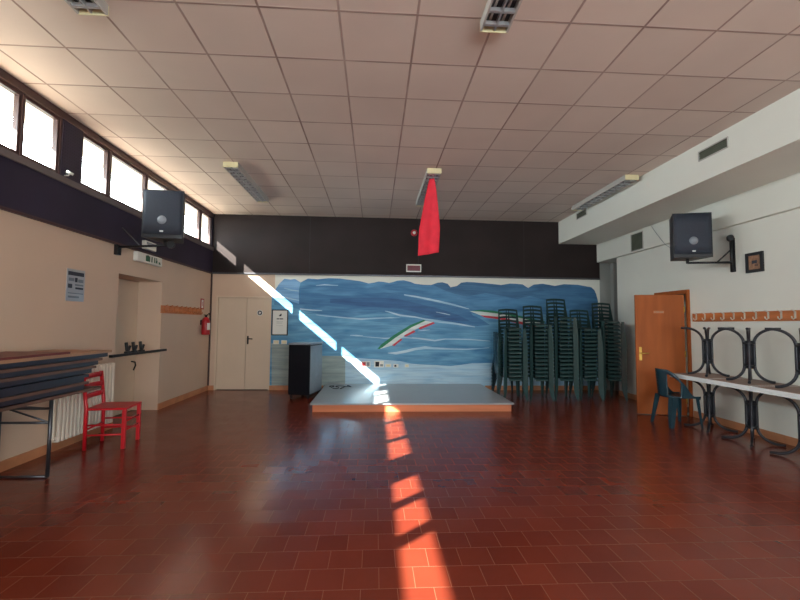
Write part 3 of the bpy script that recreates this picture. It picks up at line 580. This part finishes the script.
for k in range(16):
    y = -.46+k*.92/15
    r.box((.04, y-.02, .16), (.075, y+.02, .86), .012); r.box((.10, y-.02, .16), (.135, y+.02, .86), .012); r.box((.04, y-.022, .84), (.135, y+.022, .90), .015); r.box((.04, y-.022, .12), (.135, y+.022, .18), .015)
r.build('fins', M['white_enamel'], rd)
for zp, ze in ((.15, .0), (.87, .80)):
    MB().tube([(.09, -.47, zp), (.09, -.53, zp), (.09, -.54, ze)], .012).build('pipe', M['white_enamel'], rd)
for yb_ in (-.29, .29): box1('wall_bracket', (0, yb_-.01, .75), (.06, yb_+.01, .80), M['white_enamel'], rd)

# red chair
rc = empty('red_chair', (-3.06, 5.22, 0), math.radians(97), 'red painted wooden chair with slatted back beside the radiator', 'chair')
box1('seat', (-.21, -.22, .435), (.21, .21, .46), M['red_paint'], rc, .008)
for sx in (-1, 1):
    box1('leg', (sx*.195-.02, -.215, 0), (sx*.195+.02, -.175, .435), M['red_paint'], rc, .005)
    l = MB(); l.tube([(sx*.195, .20, 0), (sx*.195, .20, .45), (sx*.195, .245, .84)], .021, 8); l.build('leg', M['red_paint'], rc)
for z, y in ((.56, .213), (.67, .225), (.78, .238)):
    def fn(u, v, z=z, y=y): return (-.18+.36*u, y+.02*math.sin(math.pi*u)-.008, z+.055*v)
    MB().grid(fn, 8, 1, None, .014).build('back_slat', M['red_paint'], rc)
for p, q in (((-.195, -.195, .20), (.195, -.195, .20)), ((-.195, -.195, .30), (.195, -.195, .30)), ((-.195, -.195, .16), (-.195, .2, .16)), ((.195, -.195, .16), (.195, .2, .16)), ((-.195, -.195, .27), (-.195, .2, .27)), ((.195, -.195, .27), (.195, .2, .27)), ((-.195, .2, .22), (.195, .2, .22))):
    MB().tube([p, q], .011, 8).build('stretcher', M['red_paint'], rc)

# pile of folding tables
def folding_table(y0, y1, z, x0, x1, folded, label, top='laminate_dark', edge='wood_edge', rz=0):
    o = empty('folding_table', ((x0+x1)/2, (y0+y1)/2, 0 if not folded else z-.07), rz, label, 'folding table', 'folding tables piled by the cream wall')
    zz = z if not folded else .07; hw, hl = (x1-x0)/2, (y1-y0)/2
    box1('top', (-hw+.012, -hl+.012, zz-.024), (hw-.012, hl-.012, zz), M[top], o)
    e = MB(); e.box((-hw, -hl, zz-.026), (-hw+.012, hl, zz+.001)); e.box((hw-.012, -hl, zz-.026), (hw, hl, zz+.001)); e.box((-hw+.012, -hl, zz-.026), (hw-.012, -hl+.012, zz+.001)); e.box((-hw+.012, hl-.012, zz-.026), (hw-.012, hl, zz+.001)); e.build('edge_strip', M[edge], o)
    if folded:
        for s in (-1, 1):
            l = MB(); a, b_ = s*(hl-.28), s*.10; zz2 = zz-.047
            l.tube([(-hw+.06, a, zz2), (-hw+.06, b_, zz2)], .013); l.tube([(hw-.06, a, zz2), (hw-.06, b_, zz2)], .013); l.tube([(-hw+.06, a, zz2), (hw-.06, a, zz2)], .012); l.tube([(-hw+.06, b_, zz2), (hw-.06, b_, zz2)], .012)
            for x in (-hw+.06, hw-.06): l.box((x-.02, a-.03, zz2-.0), (x+.02, a+.03, zz-.026))
            l.build('leg_frame', M['steel'], o)
        for s in (-1, 1): box1('runner', (s*(hw-.025)-.012, -hl+.05, zz-.068), (s*(hw-.025)+.012, hl-.05, zz-.026), M['laminate_dark'], o)
    else:
        for s in (-1, 1):
            y = s*(hl-.57); l = MB()
            for x in (-hw+.09, hw-.09): l.tube([(x, y, .012), (x, y, zz-.03)], .016)
            for h in (.012, .50, .63): l.tube([(-hw+.09, y, h), (hw-.09, y, h)], .012)
            l.tube([(-hw+.12, y, .64), (hw-.09, y, .50)], .009); l.tube([(-hw+.09, y, .63), (-hw+.09, y-s*.4, zz-.03)], .009); l.tube([(hw-.09, y, .63), (hw-.09, y-s*.4, zz-.03)], .009)
            l.build('leg_frame', M['steel'], o)
    return o
folding_table(2.25, 4.71, .755, -3.53, -2.90, False, 'unfolded folding table with steel legs carrying the pile of tables')
lay = [(2.1, 4.52, -3.52, -2.91, 'wood_edge'), (2.3, 4.50, -3.53, -2.90, 'laminate_dark'), (2.2, 4.64, -3.52, -2.92, 'wood_edge'), (2.4, 4.72, -3.53, -2.91, 'wood_edge'), (2.2, 4.86, -3.52, -2.90, 'wood_tan')]
for k, (a, b, x0, x1, ed) in enumerate(lay):
    folding_table(a, b, .7555+.0745*(k+1), x0, x1, True, 'folded dark table, %s in the pile counted from the unfolded table' % ORD[k], 'laminate_dark' if k < 4 else 'wood_tan', ed, 0)
lb = box1('loose_board', (-3.48, 2.3, 1.1295), (-2.90, 4.22, 1.150), M['red_brown_board'], None, .002); tag(lb, 'thin red-brown board lying on top of the table pile', 'board')

# ================================================================== right-hand tables
TX = 4.74; TOPZ = .72; PIT = .67
def pedestal(parent):
    for k in range(4):
        a = math.pi/4+k*math.pi/2; ca_, sa_ = math.cos(a), math.sin(a); r0, R, rx, ry = .05, .19, .21, .19; pts = []
        zb, zt = .018, .675
        pts.append((.31, zb))
        for j in range(0, 11): t = math.pi/2*j/10; pts.append((r0+rx-rx*math.sin(t), zb+R-R*math.cos(t)))
        for j in range(0, 11): t = math.pi/2*j/10; pts.append((r0+ry-ry*math.cos(t), zt-R+R*math.sin(t)))
        l = MB(); l.tube([(r*ca_, r*sa_, z) for r, z in pts], .0165, 8); l.build('leg', M['tube_dark'], parent)
    MB().tube([(0, 0, .17), (0, 0, .52)], .04, 12).build('column', M['tube_dark'], parent)
    for z in (.20, .48): MB().lathe([(.060, z-.012), (.066, z-.008), (.066, z+.008), (.060, z+.012)], 12).build('clamp', M['black_metal'], parent)
def cafe_table(y, flip, label):
    o = empty('square_table', (TX, y, 0), 0, label, 'table', 'square pedestal tables along the white wall')
    s = PIT/2-.004
    b = MB(); b.box((-s, -s, .692), (s, s, .72), .003); b.mi = 1; b.box((-s+.02, -s+.02, .689), (s-.02, s-.02, .692))
    b.build('tabletop', [M['table_white'], M['table_under']], o); pedestal(o)
    if flip: o.rotation_euler = (math.pi, 0, 0); o.location = (TX, y, 2*TOPZ+.001)
    return o
ys = [(5.76, 'beside the green chair'), (5.09, 'second from the green chair'), (4.42, 'third from the green chair'), (3.75, 'fourth from the green chair')]
for y, w_ in ys[:4]:
    cafe_table(y, False, 'white square table on dark tube legs, standing upright, '+w_)
    cafe_table(y, True, 'white square table turned upside down on another, '+w_)

# ================================================================== green plastic chairs
def lleg(mb, top, bot, f1, f2, wt, wb, t=.005, flare=.2):
    """angle-profile leg: outer corner runs top->bot, flanges run along the unit plan vectors f1 and f2"""
    bm_ = bmesh.new(); rings = []
    n = 5
    for k in range(n+1):
        q = k/n; c = [top[i]+(bot[i]-top[i])*q for i in range(3)]; a = wt[0]+(wb[0]-wt[0])*q; b = wt[1]+(wb[1]-wt[1])*q
        a *= 1+flare*math.sin(math.pi*q)
        P = [(0, 0), (a, 0), (a, t), (t, t), (t, b), (0, b)]
        rings.append([bm_.verts.new((c[0]+f1[0]*x+f2[0]*y, c[1]+f1[1]*x+f2[1]*y, c[2])) for x, y in P])
    for A, B in zip(rings, rings[1:]):
        for k in range(6): bm_.faces.new((A[k], A[(k+1) % 6], B[(k+1) % 6], B[k]))
    bm_.faces.new(rings[0]); bm_.faces.new(rings[-1][::-1]); mb.add(bm_)
def make_stack_chair():
    o = empty('plastic_chair')
    def seat(u, v):
        x = (u-.5)*(.25 if v < .2 else .25+.11*min(1, (v-.2)/.2)); y = -.235+.425*v
        z = .425-.012*math.sin(math.pi*v)*(1-(2*u-1)**2)
        if v < .14: q = 1-v/.14; z -= .048*q**1.4
        return (x, y, z)
    MB().grid(seat, 10, 16, None, -.006).build('seat', M['green_plastic'], o)
    us = [0, .07, .42, .46, .54, .58, .93, 1]; ts = [0, .03, .06, .17, .21, .33, .37, .49, .53, .65, .69, .82, .92]
    ts = [t/.92 for t in ts]
    def S(u, t):
        a = 2*u-1; return (.208*a*(1-.05*t), .185+.10*t-.035*a*a, .43+.385*t-.02*a*a*t)
    t_ = bmesh.new(); NS = 2; uu = []
    for i in range(len(us)-1): uu += [us[i]+(us[i+1]-us[i])*k/NS for k in range(NS)]
    uu.append(1); V = {}
    def vert(i, j):
        if (i, j) not in V: V[(i, j)] = t_.verts.new(S(uu[i], ts[j]))
        return V[(i, j)]
    for i in range(len(uu)-1):
        ci = i//NS
        for j in range(len(ts)-1):
            if ci in (0, 2, 4, 6) or j % 2 == 1 or j == 0 or j >= 11:
                t_.faces.new((vert(i, j), vert(i+1, j), vert(i+1, j+1), vert(i, j+1)))
    bmesh.ops.solidify(t_, geom=t_.faces[:], thickness=.008)
    MB().add(t_).build('backrest', M['green_plastic'], o)
    for s in (-1, 1):
        l = MB(); lleg(l, (s*.205, -.225, .415), (s*.235, -.245, 0), (-s*.8, .6), (0, 1), (.045, .09), (.030, .04), flare=1.1); l.build('leg', M['green_plastic'], o)
        l = MB(); lleg(l, (s*.19, .20, .425), (s*.218, .28, 0), (-s, 0), (0, -1), (.045, .09), (.03, .04)); l.build('leg', M['green_plastic'], o)
    return o
SX = [2.70, 3.21, 3.70, 4.19, 4.66]; SN = [14, 15, 17, 14, 16]
SW = ['stack beside the stage', 'second stack from the stage', 'tall middle stack', 'fourth stack from the stage', 'stack beside the brown door']
proto = make_stack_chair(); first = True
for sx, n, w_ in zip(SX, SN, SW):
    jx = 0
    for k in range(n):
        c = proto if first else copy_tree(proto); first = False
        c.location = (sx+random.uniform(-.001, .001), 8.19, .074*k); c.rotation_euler = (0, 0, 0)
        tag(c, 'dark green plastic chair, %s in the %s' % ('topmost' if k == n-1 else ORD[k]+' from the floor', w_), 'chair', 'green chairs stacked by the mural')
def make_tub_chair():
    o = empty('plastic_armchair')
    def seat(u, v):
        x = (u-.5)*.40; y = -.22+.40*v; z = .425-.015*math.sin(math.pi*v)*(1-(2*u-1)**2)
        if v < .12: q = 1-v/.12; z -= .03*q*q
        return (x, y, z)
    MB().grid(seat, 10, 14, None, -.007).build('seat', M['teal_plastic'], o)
    def back(u, t):
        a = 2*u-1; g = abs(a); sg = 1 if a > 0 else -1
        if g < .56: th = g/.56*math.pi/2; x, y = .205*math.sin(th)**.8, .0+.215*math.cos(th)
        else: x, y = .205, -.215*(g-.56)/.44
        q = min(1, max(0.0, (g-.14)/.70)); top = .405-.375*(q*q*(3-2*q))
        fl = 1+.14*t*top/.4
        return (sg*x*fl, y*fl, .415+top*t)
    def keep(u, t): a = abs(2*u-1); return not (.17 < a < .44 and .10 < t < .80)
    MB().grid(back, 60, 12, keep, .007).build('backrest', M['teal_plastic'], o)
    for s in (-1, 1):
        l = MB(); lleg(l, (s*.20, -.20, .42), (s*.232, -.225, 0), (-s, 0), (0, 1), (.045, .05), (.028, .03), .006); l.build('leg', M['teal_plastic'], o)
        l = MB(); lleg(l, (s*.19, .19, .43), (s*.225, .25, 0), (-s, 0), (0, -1), (.085, .085), (.05, .05), .006); l.build('leg', M['teal_plastic'], o)
    return o
tub = make_tub_chair(); tub.location = (4.45, 6.03, 0); tub.rotation_euler = (0, 0, math.radians(90))
tag(tub, 'single dark teal plastic armchair standing beside the white tables', 'chair')
for k in range(8):
    c = copy_tree(tub); c.location = (2.78, 8.84, .068*k); c.rotation_euler = (0, 0, math.radians(90))
    tag(c, 'dark teal plastic armchair, %s in the stack behind the chair row' % ('topmost' if k == 7 else ORD[k]+' from the floor'), 'chair', 'teal armchairs stacked behind the row')
